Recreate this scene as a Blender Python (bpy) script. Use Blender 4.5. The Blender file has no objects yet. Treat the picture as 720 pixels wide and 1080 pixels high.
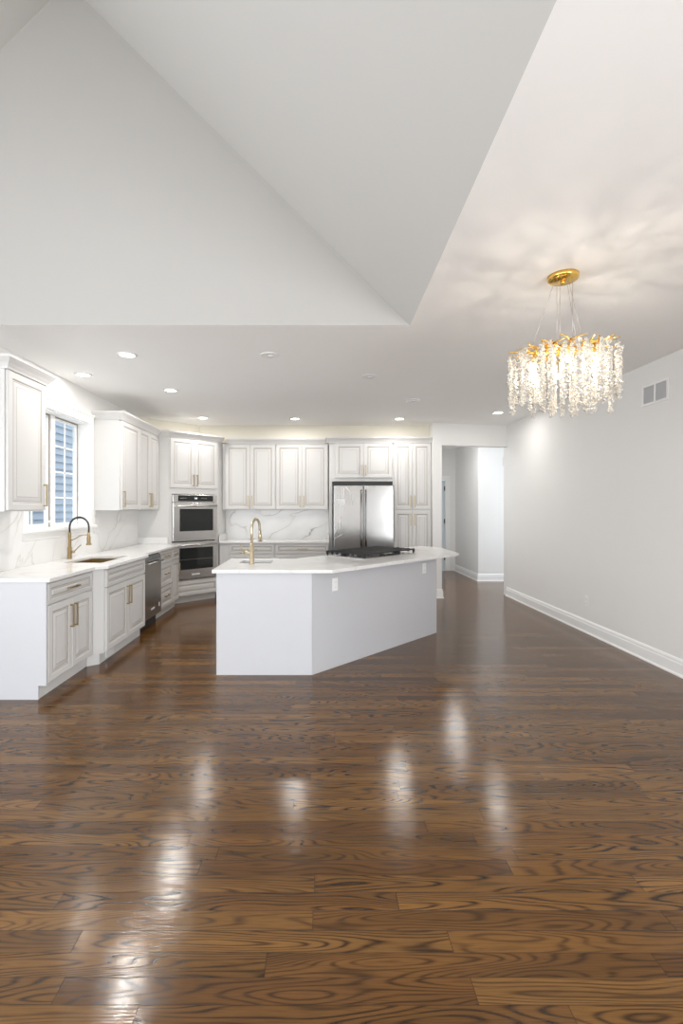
import bpy, math, random
from mathutils import Vector, Matrix
from mathutils.geometry import tessellate_polygon

random.seed(11)
S = bpy.context.scene
COL = S.collection
R = math.radians
H = 2.82          # flat ceiling height
EYE = 1.45
F = 510.0         # focal length in pixels of the 720 px wide frame

# ------------------------------------------------------------------ camera
cam_data = bpy.data.cameras.new('camera')
cam = bpy.data.objects.new('camera', cam_data)
COL.objects.link(cam)
cam.location = (0, 0, EYE)
cam.rotation_euler = (R(90), 0, 0)
cam_data.sensor_fit = 'HORIZONTAL'
cam_data.sensor_width = 36.0
cam_data.lens = 36.0 * F / 720.0
cam_data.shift_x = 25.0 / 720.0
cam_data.shift_y = -4.0 / 720.0
cam_data.clip_start = 0.05
S.camera = cam

# ------------------------------------------------------------------ world, light, exposure
S.view_settings.view_transform = 'Standard'
S.view_settings.look = 'None'
S.view_settings.gamma = 1.0
S.view_settings.exposure = 1.42
S.view_settings.use_curve_mapping = False
w = bpy.data.worlds.new('sky')
S.world = w
w.use_nodes = True
w.node_tree.nodes['Background'].inputs[0].default_value = (0.86, 0.93, 1.0, 1)
w.node_tree.nodes['Background'].inputs[1].default_value = 0.8
try:
    S.cycles.max_bounces = 14
    S.cycles.diffuse_bounces = 10
    S.cycles.glossy_bounces = 4
    S.cycles.transparent_max_bounces = 12
    S.cycles.sample_clamp_indirect = 6.0
    S.cycles.caustics_reflective = True
    S.cycles.caustics_refractive = False
except Exception:
    pass


def area_light(name, loc, rot, sx, sy, power, color):
    l = bpy.data.lights.new(name, 'AREA')
    l.shape = 'RECTANGLE'
    l.size, l.size_y = sx, sy
    l.energy = power
    l.color = color
    o = bpy.data.objects.new(name, l)
    COL.objects.link(o)
    o.location = loc
    o.rotation_euler = rot
    return o


DAY = (0.93, 0.965, 1.0)
# daylight (sky and sunlit patio) coming through the living room's big windows behind and to the left of the camera
area_light('daylight_rear', (-2.0, -4.40, 1.35), (R(112), 0, R(0)), 4.2, 2.3, 47, DAY)
area_light('daylight_side', (-4.33, -0.9, 1.35), (R(110), 0, R(-90)), 4.0, 2.2, 55, DAY)
area_light('fill_right', (3.05, -1.9, 1.2), (R(84), 0, R(90)), 2.4, 1.9, 118, DAY)  # added fill from the right for surfaces facing that way, no known window
# sky and bright ground outside the kitchen window and the foyer's window off the hallway
area_light('daylight_kitchen', (-3.1, 5.06, 1.55), (R(120), 0, R(-90)), 1.3, 1.3, 3.0, DAY)
area_light('daylight_hall', (6.15, 8.8, 1.5), (R(90), 0, R(90)), 1.2, 2.0, 14, (0.78, 0.87, 1.0))


# ------------------------------------------------------------------ materials
def new_mat(name):
    m = bpy.data.materials.new(name)
    m.use_nodes = True
    nt = m.node_tree
    return m, nt, nt.nodes['Principled BSDF']


def plain(name, color, rough=0.5, metal=0.0, spec=0.5, emit=None, strength=0.0, noise=0.0, nscale=20.0, bump=0.0):
    m, nt, b = new_mat(name)
    b.inputs['Base Color'].default_value = (*color, 1)
    b.inputs['Roughness'].default_value = rough
    b.inputs['Metallic'].default_value = metal
    b.inputs['Specular IOR Level'].default_value = spec
    if emit:
        b.inputs['Emission Color'].default_value = (*emit, 1)
        b.inputs['Emission Strength'].default_value = strength
    if noise or bump:
        tc = nt.nodes.new('ShaderNodeTexCoord')
        n = nt.nodes.new('ShaderNodeTexNoise')
        n.inputs['Scale'].default_value = nscale
        n.inputs['Detail'].default_value = 4
        nt.links.new(tc.outputs['Object'], n.inputs['Vector'])
        if noise:
            mx = nt.nodes.new('ShaderNodeMix')
            mx.data_type = 'RGBA'
            mx.inputs[6].default_value = (*[c * (1 - noise) for c in color], 1)
            mx.inputs[7].default_value = (*[min(1, c * (1 + noise)) for c in color], 1)
            nt.links.new(n.outputs['Fac'], mx.inputs[0])
            nt.links.new(mx.outputs[2], b.inputs['Base Color'])
        if bump:
            bp = nt.nodes.new('ShaderNodeBump')
            bp.inputs['Strength'].default_value = bump
            bp.inputs['Distance'].default_value = 0.002
            nt.links.new(n.outputs['Fac'], bp.inputs['Height'])
            nt.links.new(bp.outputs['Normal'], b.inputs['Normal'])
    return m


def math_node(nt, op, a, b=None, c=None, clamp=False):
    n = nt.nodes.new('ShaderNodeMath')
    n.operation = op
    n.use_clamp = clamp
    for i, x in enumerate((a, b, c)):
        if x is None:
            continue
        if isinstance(x, (int, float)):
            n.inputs[i].default_value = x
        else:
            nt.links.new(x, n.inputs[i])
    return n.outputs[0]


def ramp(nt, fac, stops):
    n = nt.nodes.new('ShaderNodeValToRGB')
    e = n.color_ramp.elements
    while len(e) < len(stops):
        e.new(0.5)
    for i, (p, c) in enumerate(stops):
        e[i].position = p
        e[i].color = (*c, 1)
    nt.links.new(fac, n.inputs[0])
    return n.outputs[0]


def mix_rgb(nt, fac, a, b, mode='MIX'):
    n = nt.nodes.new('ShaderNodeMix')
    n.data_type = 'RGBA'
    n.blend_type = mode
    for i, x in ((0, fac), (6, a), (7, b)):
        if isinstance(x, (int, float)):
            n.inputs[i].default_value = x
        elif isinstance(x, tuple):
            n.inputs[i].default_value = (*x, 1)
        else:
            nt.links.new(x, n.inputs[i])
    return n.outputs[2]


def make_floor_mat():
    m, nt, b = new_mat('stained_oak_planks')
    PW, PL = 0.083, 1.25
    tc = nt.nodes.new('ShaderNodeTexCoord')
    sep = nt.nodes.new('ShaderNodeSeparateXYZ')
    nt.links.new(tc.outputs['Object'], sep.inputs[0])
    x, y = sep.outputs[0], sep.outputs[1]
    yr = math_node(nt, 'DIVIDE', y, PW)
    row = math_node(nt, 'FLOOR', yr)
    fy = math_node(nt, 'FRACT', yr)
    wn = nt.nodes.new('ShaderNodeTexWhiteNoise')
    wn.noise_dimensions = '1D'
    nt.links.new(row, wn.inputs['W'])
    xo = math_node(nt, 'DIVIDE', math_node(nt, 'ADD', x, math_node(nt, 'MULTIPLY', wn.outputs['Value'], 7.0)), PL)
    colm = math_node(nt, 'FLOOR', xo)
    fx = math_node(nt, 'FRACT', xo)
    cmb = nt.nodes.new('ShaderNodeCombineXYZ')
    nt.links.new(row, cmb.inputs[0])
    nt.links.new(colm, cmb.inputs[1])
    wid = nt.nodes.new('ShaderNodeTexWhiteNoise')
    wid.noise_dimensions = '2D'
    nt.links.new(cmb.outputs[0], wid.inputs['Vector'])
    rnd = wid.outputs['Value']
    sc = nt.nodes.new('ShaderNodeSeparateColor')
    nt.links.new(wid.outputs['Color'], sc.inputs[0])
    # contours of a stretched noise: the cathedral figure of flat-sawn oak
    gv = nt.nodes.new('ShaderNodeCombineXYZ')
    nt.links.new(math_node(nt, 'MULTIPLY_ADD', x, 1.15, math_node(nt, 'MULTIPLY', rnd, 91.0)), gv.inputs[0])
    nt.links.new(math_node(nt, 'MULTIPLY_ADD', y, 9.0, math_node(nt, 'MULTIPLY', sc.outputs[1], 57.0)), gv.inputs[1])
    n1 = nt.nodes.new('ShaderNodeTexNoise')
    n1.inputs['Scale'].default_value = 1.0
    n1.inputs['Detail'].default_value = 1.2
    n1.inputs['Roughness'].default_value = 0.42
    nt.links.new(gv.outputs[0], n1.inputs['Vector'])
    ring = math_node(nt, 'SINE', math_node(nt, 'MULTIPLY', n1.outputs['Fac'], 135.0))
    ring = math_node(nt, 'MULTIPLY_ADD', ring, 0.5, 0.5)
    ring = math_node(nt, 'POWER', ring, 3.2)
    rjit = nt.nodes.new('ShaderNodeTexNoise')
    rjit.inputs['Scale'].default_value = 1.0
    rv = nt.nodes.new('ShaderNodeCombineXYZ')
    nt.links.new(math_node(nt, 'MULTIPLY', x, 5.0), rv.inputs[0])
    nt.links.new(math_node(nt, 'MULTIPLY_ADD', y, 60.0, math_node(nt, 'MULTIPLY', rnd, 40.0)), rv.inputs[1])
    nt.links.new(rv.outputs[0], rjit.inputs['Vector'])
    ring = math_node(nt, 'MULTIPLY', ring, math_node(nt, 'MULTIPLY_ADD', rjit.outputs['Fac'], 2.6, -0.35, clamp=True))
    # pores: fine dashes along the board
    pv = nt.nodes.new('ShaderNodeCombineXYZ')
    nt.links.new(math_node(nt, 'MULTIPLY_ADD', x, 9.0, math_node(nt, 'MULTIPLY', rnd, 33.0)), pv.inputs[0])
    nt.links.new(math_node(nt, 'MULTIPLY', y, 260.0), pv.inputs[1])
    n2 = nt.nodes.new('ShaderNodeTexNoise')
    n2.inputs['Scale'].default_value = 1.0
    n2.inputs['Detail'].default_value = 3
    nt.links.new(pv.outputs[0], n2.inputs['Vector'])
    pore = math_node(nt, 'SMOOTH_MAX', 0.0, math_node(nt, 'MULTIPLY_ADD', n2.outputs['Fac'], 2.6, -1.15), 0.1, clamp=True)
    base = ramp(nt, rnd, [(0.0, (0.102, 0.044, 0.0115)), (0.35, (0.132, 0.060, 0.0155)),
                          (0.7, (0.160, 0.075, 0.0190)), (1.0, (0.200, 0.097, 0.026))])
    # slow tone drift inside a board
    tone = math_node(nt, 'MULTIPLY_ADD', n1.outputs['Fac'], 1.1, 0.45)
    tcb = nt.nodes.new('ShaderNodeCombineColor')
    for k in range(3):
        nt.links.new(tone, tcb.inputs[k])
    c0 = mix_rgb(nt, 1.0, base, tcb.outputs[0], 'MULTIPLY')
    amp = math_node(nt, 'MULTIPLY_ADD', sc.outputs[2], 0.45, 0.58)
    c1 = mix_rgb(nt, math_node(nt, 'MULTIPLY', ring, amp), c0, (0.013, 0.0055, 0.0025))
    c2 = mix_rgb(nt, math_node(nt, 'MULTIPLY', pore, 0.55), c1, (0.020, 0.008, 0.004))
    # seams
    ey = math_node(nt, 'MINIMUM', fy, math_node(nt, 'SUBTRACT', 1.0, fy))
    sy = math_node(nt, 'LESS_THAN', ey, 0.012)
    ex = math_node(nt, 'MINIMUM', fx, math_node(nt, 'SUBTRACT', 1.0, fx))
    sx = math_node(nt, 'LESS_THAN', ex, 0.0008)
    seam = math_node(nt, 'MAXIMUM', sy, sx)
    c3 = mix_rgb(nt, math_node(nt, 'MULTIPLY', seam, 0.75), c2, (0.010, 0.004, 0.002))
    nt.links.new(c3, b.inputs['Base Color'])
    b.inputs['Roughness'].default_value = 0.24
    rr = math_node(nt, 'MULTIPLY_ADD', ring, 0.05, 0.14)
    nt.links.new(rr, b.inputs['Roughness'])
    b.inputs['Specular IOR Level'].default_value = 0.42
    hgt = math_node(nt, 'ADD', math_node(nt, 'ADD', math_node(nt, 'MULTIPLY', ring, -0.25), math_node(nt, 'MULTIPLY', n2.outputs['Fac'], 0.8)), math_node(nt, 'MULTIPLY', seam, -1.0))
    lv = nt.nodes.new('ShaderNodeTexNoise')
    lv.inputs['Scale'].default_value = 9.0
    lv.inputs['Detail'].default_value = 1
    nt.links.new(tc.outputs['Object'], lv.inputs['Vector'])
    hgt = math_node(nt, 'ADD', hgt, math_node(nt, 'MULTIPLY', lv.outputs['Fac'], 3.0))
    bp = nt.nodes.new('ShaderNodeBump')
    bp.inputs['Strength'].default_value = 0.35
    bp.inputs['Distance'].default_value = 0.0009
    nt.links.new(hgt, bp.inputs['Height'])
    nt.links.new(bp.outputs['Normal'], b.inputs['Normal'])
    return m


def make_marble(name, vein_amt, vein_col, scale, width, rough=0.16):
    m, nt, b = new_mat(name)
    tc = nt.nodes.new('ShaderNodeTexCoord')
    geo = nt.nodes.new('ShaderNodeNewGeometry')
    mp = nt.nodes.new('ShaderNodeMapping')
    mp.vector_type = 'TEXTURE'
    mp.inputs['Rotation'].default_value = (0.5, -0.62, 0.5)
    mp.inputs['Scale'].default_value = (1.7, 1.0, 0.6)
    nt.links.new(geo.outputs['Position'], mp.inputs['Vector'])
    n = nt.nodes.new('ShaderNodeTexNoise')
    n.inputs['Scale'].default_value = scale
    n.inputs['Detail'].default_value = 3.5
    n.inputs['Roughness'].default_value = 0.42
    n.inputs['Distortion'].default_value = 0.5
    nt.links.new(mp.outputs[0], n.inputs['Vector'])
    d = math_node(nt, 'ABSOLUTE', math_node(nt, 'SUBTRACT', n.outputs['Fac'], 0.5))
    v = math_node(nt, 'SUBTRACT', 1.0, math_node(nt, 'DIVIDE', d, width), clamp=True)
    v = math_node(nt, 'POWER', v, 1.4)
    n2 = nt.nodes.new('ShaderNodeTexNoise')
    n2.inputs['Scale'].default_value = scale * 1.3
    nt.links.new(geo.outputs['Position'], n2.inputs['Vector'])
    msk = math_node(nt, 'MULTIPLY_ADD', n2.outputs['Fac'], 3.0, -0.95, clamp=True)
    v = math_node(nt, 'MULTIPLY', math_node(nt, 'MULTIPLY', v, msk), vein_amt)
    c = mix_rgb(nt, v, (0.80, 0.795, 0.785), vein_col)
    soft = math_node(nt, 'SUBTRACT', 1.0, math_node(nt, 'DIVIDE', d, width * 6), clamp=True)
    c = mix_rgb(nt, math_node(nt, 'MULTIPLY', soft, 0.12 * vein_amt), c, vein_col)
    nt.links.new(c, b.inputs['Base Color'])
    b.inputs['Roughness'].default_value = rough
    return m


def make_steel(name, color, rough, axis=2, film=False):
    m, nt, b = new_mat(name)
    b.inputs['Metallic'].default_value = 1.0
    tc = nt.nodes.new('ShaderNodeTexCoord')
    mp = nt.nodes.new('ShaderNodeMapping')
    sc = [220.0, 220.0, 220.0]
    sc[axis] = 2.0
    mp.inputs['Scale'].default_value = sc
    nt.links.new(tc.outputs['Object'], mp.inputs['Vector'])
    n = nt.nodes.new('ShaderNodeTexNoise')
    n.inputs['Scale'].default_value = 1.0
    n.inputs['Detail'].default_value = 3
    nt.links.new(mp.outputs[0], n.inputs['Vector'])
    c = mix_rgb(nt, n.outputs['Fac'], tuple(k * 0.9 for k in color), tuple(min(1, k * 1.08) for k in color))
    nt.links.new(c, b.inputs['Base Color'])
    b.inputs['Roughness'].default_value = rough
    # very slow waviness of the sheet
    n2 = nt.nodes.new('ShaderNodeTexNoise')
    n2.inputs['Scale'].default_value = 9.0 if film else 4.0
    n2.inputs['Detail'].default_value = 4 if film else 0
    if film:
        mp2 = nt.nodes.new('ShaderNodeMapping')
        mp2.inputs['Scale'].default_value = (1, 1, 0.3)
        mp2.inputs['Rotation'].default_value = (0, 0.35, 0)
        nt.links.new(tc.outputs['Object'], mp2.inputs['Vector'])
        nt.links.new(mp2.outputs[0], n2.inputs['Vector'])
    else:
        nt.links.new(tc.outputs['Object'], n2.inputs['Vector'])
    bp = nt.nodes.new('ShaderNodeBump')
    bp.inputs['Strength'].default_value = 0.35 if film else 0.15
    bp.inputs['Distance'].default_value = 0.006 if film else 0.01
    nt.links.new(n2.outputs['Fac'], bp.inputs['Height'])
    nt.links.new(bp.outputs['Normal'], b.inputs['Normal'])
    return m


def make_window_glass():
    m, nt, b = new_mat('window_glass')
    nt.nodes.remove(b)
    out = nt.nodes['Material Output']
    t = nt.nodes.new('ShaderNodeBsdfTransparent')
    t.inputs[0].default_value = (0.93, 0.96, 0.97, 1)
    g = nt.nodes.new('ShaderNodeBsdfGlossy')
    g.inputs['Roughness'].default_value = 0.02
    mx = nt.nodes.new('ShaderNodeMixShader')
    mx.inputs[0].default_value = 0.06
    nt.links.new(t.outputs[0], mx.inputs[1])
    nt.links.new(g.outputs[0], mx.inputs[2])
    nt.links.new(mx.outputs[0], out.inputs[0])
    return m


def make_crystal():
    m, nt, b = new_mat('crystal_chips')
    out = nt.nodes['Material Output']
    nt.nodes.remove(b)
    tr = nt.nodes.new('ShaderNodeBsdfTranslucent')
    tr.inputs[0].default_value = (0.88, 0.855, 0.81, 1)
    df = nt.nodes.new('ShaderNodeBsdfDiffuse')
    df.inputs[0].default_value = (0.76, 0.745, 0.71, 1)
    tp = nt.nodes.new('ShaderNodeBsdfTransparent')
    gl = nt.nodes.new('ShaderNodeBsdfGlossy')
    gl.inputs['Roughness'].default_value = 0.08
    m1 = nt.nodes.new('ShaderNodeMixShader')
    m1.inputs[0].default_value = 0.5
    nt.links.new(tr.outputs[0], m1.inputs[1])
    nt.links.new(df.outputs[0], m1.inputs[2])
    m2 = nt.nodes.new('ShaderNodeMixShader')
    m2.inputs[0].default_value = 0.22
    nt.links.new(m1.outputs[0], m2.inputs[1])
    nt.links.new(tp.outputs[0], m2.inputs[2])
    m3 = nt.nodes.new('ShaderNodeMixShader')
    m3.inputs[0].default_value = 0.16
    nt.links.new(m2.outputs[0], m3.inputs[1])
    nt.links.new(gl.outputs[0], m3.inputs[2])
    nt.links.new(m3.outputs[0], out.inputs[0])
    return m


M = {}
M['wall'] = plain('wall_paint', (0.82, 0.815, 0.80), 0.7, noise=0.01, nscale=3, bump=0.05)
M['cream'] = plain('soffit_warm_tint', (0.74, 0.705, 0.61), 0.7, noise=0.01, nscale=3)  # wall colour with the warm lamp light mixed in
M['gable'] = plain('gable_darkened', (0.47, 0.457, 0.438), 0.75, noise=0.02, nscale=1.5)  # gable wall colour darkened to offset the strong window light
M['vault'] = plain('vault_shaded', (0.63, 0.625, 0.605), 0.75, noise=0.012, nscale=2)  # shaded copy of the ceiling paint, the slopes' shade is in the colour
M['ceil'] = plain('ceiling_paint', (0.93, 0.93, 0.925), 0.75, noise=0.012, nscale=2, bump=0.05)
M['trim'] = plain('trim_paint', (0.88, 0.88, 0.87), 0.35)
M['floor'] = make_floor_mat()
M['cab'] = plain('cabinet_paint', (0.66, 0.652, 0.638), 0.38, noise=0.01, nscale=6)
M['isl'] = plain('island_day_tint', (0.575, 0.58, 0.605), 0.4, noise=0.01, nscale=6)  # cabinet white darkened and cooled, the daylight tint is in the colour
M['glaze'] = plain('cabinet_glaze', (0.40, 0.365, 0.33), 0.5)
M['marble'] = make_marble('counter_marble', 0.35, (0.50, 0.47, 0.44), 1.5, 0.02)
M['splash'] = make_marble('backsplash_marble', 1.0, (0.30, 0.275, 0.245), 1.7, 0.022, 0.2)
M['splashl'] = make_marble('window_wall_marble', 0.6, (0.42, 0.40, 0.38), 1.7, 0.018, 0.2)
M['steel'] = make_steel('brushed_steel', (0.30, 0.295, 0.29), 0.18)
M['steelh'] = make_steel('brushed_steel_across', (0.66, 0.65, 0.635), 0.25, axis=0)
M['film'] = make_steel('steel_under_film', (0.30, 0.29, 0.28), 0.17, film=True)
M['dsteel'] = make_steel('dark_steel', (0.36, 0.335, 0.31), 0.25)
M['brass'] = plain('brushed_brass', (0.42, 0.32, 0.17), 0.34, metal=1.0, noise=0.05, nscale=60)
M['brassd'] = plain('dark_brass', (0.42, 0.32, 0.17), 0.32, metal=1.0)
M['gold'] = plain('polished_gold', (0.85, 0.55, 0.14), 0.22, metal=1.0)
M['black'] = plain('black_iron', (0.018, 0.018, 0.019), 0.45)
M['bglass'] = plain('black_glass', (0.012, 0.014, 0.013), 0.06)
M['dark'] = plain('dark_rubber', (0.03, 0.03, 0.032), 0.6)
M['spring'] = plain('spring_hose', (0.05, 0.045, 0.035), 0.4, metal=0.4)
M['plastic'] = plain('white_plastic', (0.86, 0.86, 0.85), 0.35)
M['grey'] = plain('grey_slat', (0.68, 0.68, 0.69), 0.5)
M['label'] = plain('paper_label', (0.82, 0.82, 0.82), 0.5)
M['ink'] = plain('grey_print', (0.25, 0.25, 0.26), 0.6)
M['doorp'] = plain('door_paint', (0.60, 0.66, 0.72), 0.4)
M['lens'] = plain('lit_lens', (0.9, 0.9, 0.88), 0.4, emit=(1.0, 0.96, 0.90), strength=6.0)
M['bulb'] = plain('lit_bulb', (1, 0.95, 0.85), 0.4, emit=(1.0, 0.86, 0.66), strength=6.0)
M['clock'] = plain('lit_display', (0.02, 0.02, 0.02), 0.3, emit=(0.75, 0.9, 1.0), strength=1.6)
M['siding'] = plain('blue_siding', (0.31, 0.355, 0.42), 0.6, noise=0.05, nscale=5)
M['taupe'] = plain('taupe_strip', (0.30, 0.26, 0.22), 0.6)
M['champ'] = plain('champagne_brass', (0.56, 0.48, 0.34), 0.3, metal=1.0)
M['glass'] = make_window_glass()
M['crystal'] = make_crystal()
M['wire'] = plain('steel_wire', (0.55, 0.52, 0.48), 0.35, metal=1.0)


# ------------------------------------------------------------------ mesh helpers
class MB:
    def __init__(self):
        self.v, self.f, self.mi, self.sm = [], [], [], []

    def add(self, verts, faces, mi=0, smooth=False):
        k = len(self.v)
        self.v += [tuple(p) for p in verts]
        for f in faces:
            self.f.append(tuple(i + k for i in f))
            self.mi.append(mi)
            self.sm.append(smooth)
        return self

    def box(self, x0, y0, z0, x1, y1, z1, mi=0):
        if x0 > x1: x0, x1 = x1, x0
        if y0 > y1: y0, y1 = y1, y0
        if z0 > z1: z0, z1 = z1, z0
        v = [(x0, y0, z0), (x1, y0, z0), (x1, y1, z0), (x0, y1, z0),
             (x0, y0, z1), (x1, y0, z1), (x1, y1, z1), (x0, y1, z1)]
        f = [(3, 2, 1, 0), (4, 5, 6, 7), (0, 1, 5, 4), (1, 2, 6, 5), (2, 3, 7, 6), (3, 0, 4, 7)]
        return self.add(v, f, mi)

    def prism(self, poly, z0, z1, holes=(), mi=0):
        """Vertical prism over a counter-clockwise polygon, with optional holes."""
        area = sum(poly[i][0] * poly[(i + 1) % len(poly)][1] - poly[(i + 1) % len(poly)][0] * poly[i][1] for i in range(len(poly)))
        if area < 0:
            poly = poly[::-1]
        loops = [list(poly)]
        for h in holes:
            a = sum(h[i][0] * h[(i + 1) % len(h)][1] - h[(i + 1) % len(h)][0] * h[i][1] for i in range(len(h)))
            loops.append(list(h) if a < 0 else list(h)[::-1])
        flat = [p for l in loops for p in l]
        n = len(flat)
        verts = [(p[0], p[1], z0) for p in flat] + [(p[0], p[1], z1) for p in flat]
        faces = []
        if holes:
            tris = tessellate_polygon([[Vector((p[0], p[1], 0)) for p in l] for l in loops])
            for t in tris:
                a, b, c = (flat[i] for i in t)
                cr = (b[0] - a[0]) * (c[1] - a[1]) - (b[1] - a[1]) * (c[0] - a[0])
                t = tuple(t) if cr > 0 else (t[0], t[2], t[1])
                faces.append(tuple(i + n for i in t))
                faces.append(t[::-1])
        else:
            faces.append(tuple(range(n, 2 * n)))
            faces.append(tuple(range(n))[::-1])
        k = 0
        for l in loops:
            m = len(l)
            for i in range(m):
                j = (i + 1) % m
                faces.append((k + i, k + j, n + k + j, n + k + i))
            k += m
        return self.add(verts, faces, mi)

    def tube(self, pts, r, n=10, cap=True, mi=0, radii=None):
        pts = [Vector(p) for p in pts]
        t0 = (pts[1] - pts[0]).normalized()
        up = Vector((0, 0, 1)) if abs(t0.z) < 0.9 else Vector((1, 0, 0))
        nrm = (up - t0 * up.dot(t0)).normalized()
        verts, faces = [], []
        for i, p in enumerate(pts):
            a = pts[max(i - 1, 0)]
            b = pts[min(i + 1, len(pts) - 1)]
            t = (b - a).normalized()
            nrm = (nrm - t * nrm.dot(t)).normalized()
            bi = t.cross(nrm)
            rr = radii[i] if radii else r
            for k in range(n):
                an = 2 * math.pi * k / n
                verts.append(p + (nrm * math.cos(an) + bi * math.sin(an)) * rr)
        for i in range(len(pts) - 1):
            for k in range(n):
                k2 = (k + 1) % n
                faces.append((i * n + k, i * n + k2, (i + 1) * n + k2, (i + 1) * n + k))
        self.add(verts, faces, mi, True)
        if cap:
            e = (len(pts) - 1) * n
            self.add(verts[:n], [tuple(range(n))[::-1]], mi)
            self.add(verts[e:], [tuple(range(n))], mi)
        return self

    def lathe(self, prof, n=24, c=(0, 0, 0), mi=0, smooth=True):
        """Profile of (radius, z) turned about a vertical axis; ends close on radius 0."""
        verts, faces = [], []
        for r, z in prof:
            for k in range(n):
                a = 2 * math.pi * k / n
                verts.append((c[0] + r * math.cos(a), c[1] + r * math.sin(a), c[2] + z))
        for i in range(len(prof) - 1):
            for k in range(n):
                k2 = (k + 1) % n
                faces.append((i * n + k, i * n + k2, (i + 1) * n + k2, (i + 1) * n + k))
        return self.add(verts, faces, mi, smooth)

    def sweep(self, path, prof, mi=0, z=0.0):
        """Mitred moulding: profile of (out, z) points along a plan path; out is to the right of travel."""
        path = [Vector((p[0], p[1])) for p in path]
        ns = []
        for a, b in zip(path[:-1], path[1:]):
            t = (b - a).normalized()
            ns.append(Vector((t.y, -t.x)))
        verts, faces = [], []
        m = len(prof)
        for i, p in enumerate(path):
            if i == 0: o = ns[0]
            elif i == len(path) - 1: o = ns[-1]
            else: o = (ns[i - 1] + ns[i]) / (1 + ns[i - 1].dot(ns[i]))
            for (u, h) in prof:
                q = p + o * u
                verts.append((q.x, q.y, z + h))
        for i in range(len(path) - 1):
            for k in range(m):
                k2 = (k + 1) % m
                faces.append((i * m + k, i * m + k2, (i + 1) * m + k2, (i + 1) * m + k))
        faces.append(tuple(range(m))[::-1])
        e = (len(path) - 1) * m
        faces.append(tuple(range(e, e + m)))
        return self.add(verts, faces, mi)

    def build(self, name, mats, parent=None, loc=(0, 0, 0), rot=0.0, bevel=0.0, segs=2, recalc=True):
        me = bpy.data.meshes.new(name)
        me.from_pydata(self.v, [], self.f)
        if not isinstance(mats, (list, tuple)):
            mats = [mats]
        for m in mats:
            me.materials.append(m)
        me.polygons.foreach_set('material_index', self.mi)
        me.polygons.foreach_set('use_smooth', self.sm)
        me.validate()
        if recalc:
            import bmesh
            bm = bmesh.new()
            bm.from_mesh(me)
            bmesh.ops.remove_doubles(bm, verts=bm.verts, dist=1e-6)
            bmesh.ops.recalc_face_normals(bm, faces=bm.faces)
            bm.to_mesh(me)
            bm.free()
        me.update()
        o = bpy.data.objects.new(name, me)
        COL.objects.link(o)
        o.location = loc
        o.rotation_euler = (0, 0, rot)
        if parent:
            o.parent = parent
        if bevel:
            b = o.modifiers.new('bevel', 'BEVEL')
            b.width = bevel
            b.segments = segs
            b.limit_method = 'ANGLE'
            b.angle_limit = R(40)
            b.harden_normals = False
        return o


def tag(o, label=None, cat=None, group=None, kind=None):
    if label: o['label'] = label
    if cat: o['category'] = cat
    if group: o['group'] = group
    if kind: o['kind'] = kind
    return o


def struct(o, label=None, cat=None):
    o['kind'] = 'structure'
    return tag(o, label, cat)


def empty(name, loc, rot=0.0):
    o = bpy.data.objects.new(name, None)
    o.empty_display_size = 0.1
    COL.objects.link(o)
    o.location = loc
    o.rotation_euler = (0, 0, rot)
    return o


# ------------------------------------------------------------------ the shell
XL, XR = -2.68, 3.13          # kitchen's left wall, long right wall
YB = 8.35                     # kitchen back wall
YG = 3.62                     # gable line: kitchen flat ceiling starts
LVX, RVY = -4.43, -4.5        # living room's left and rear walls

fl = MB().box(-4.6, -4.7, -0.06, 6.4, 11.5, 0.0).build('floor', M['floor'])
struct(fl, 'dark stained glossy oak plank floor running through the whole room', 'floor')

cm = MB()
edge = lambda y: 0.69 - 0.02 * (YG - y)
# flat part over kitchen and hallway
cm.box(XL - 0.2, YG + 0.0005, H, 6.4, 11.5, H + 0.08)
# flat part to the right of the vault
cm.prism([(edge(RVY - 0.2), RVY - 0.2), (XR + 0.2, RVY - 0.2), (XR + 0.2, YG), (edge(YG), YG)], H, H + 0.08)
# two slopes meeting in a ridge
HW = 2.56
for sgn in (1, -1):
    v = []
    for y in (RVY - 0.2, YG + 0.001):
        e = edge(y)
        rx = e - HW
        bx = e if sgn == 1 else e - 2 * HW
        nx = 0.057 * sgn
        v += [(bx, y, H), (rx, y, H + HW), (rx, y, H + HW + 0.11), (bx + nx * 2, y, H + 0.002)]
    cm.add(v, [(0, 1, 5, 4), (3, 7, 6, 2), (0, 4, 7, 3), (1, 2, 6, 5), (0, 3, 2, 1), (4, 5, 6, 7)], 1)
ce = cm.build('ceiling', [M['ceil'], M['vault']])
struct(ce, 'white ceiling, flat over the kitchen and vaulted to a ridge nearer', 'ceiling')

gm = MB()
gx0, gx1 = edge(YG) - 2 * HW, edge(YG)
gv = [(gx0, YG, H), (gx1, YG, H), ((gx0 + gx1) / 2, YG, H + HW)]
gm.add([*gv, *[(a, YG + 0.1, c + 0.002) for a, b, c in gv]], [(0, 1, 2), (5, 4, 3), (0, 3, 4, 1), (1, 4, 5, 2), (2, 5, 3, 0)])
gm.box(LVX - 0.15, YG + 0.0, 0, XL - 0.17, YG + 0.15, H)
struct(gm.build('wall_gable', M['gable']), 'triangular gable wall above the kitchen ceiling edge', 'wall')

# left kitchen wall with the window opening
WY0, WY1, WZ0, WZ1 = 4.46, 5.66, 1.235, 2.44
wl = MB()
XO = XL - 0.17
wl.box(XO, YG, 0, XL, WY0, H).box(XO, WY1, 0, XL, YB, H).box(XO, WY0, 0, XL, WY1, WZ0).box(XO, WY0, WZ1, XL, WY1, H)
struct(wl.build('wall_left', M['wall']), 'left kitchen wall around the window', 'wall')
struct(MB().box(XO, YB, 0, 1.86, YB + 0.15, H).build('wall_back', M['wall']), 'kitchen back wall behind the cabinets', 'wall')
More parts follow.
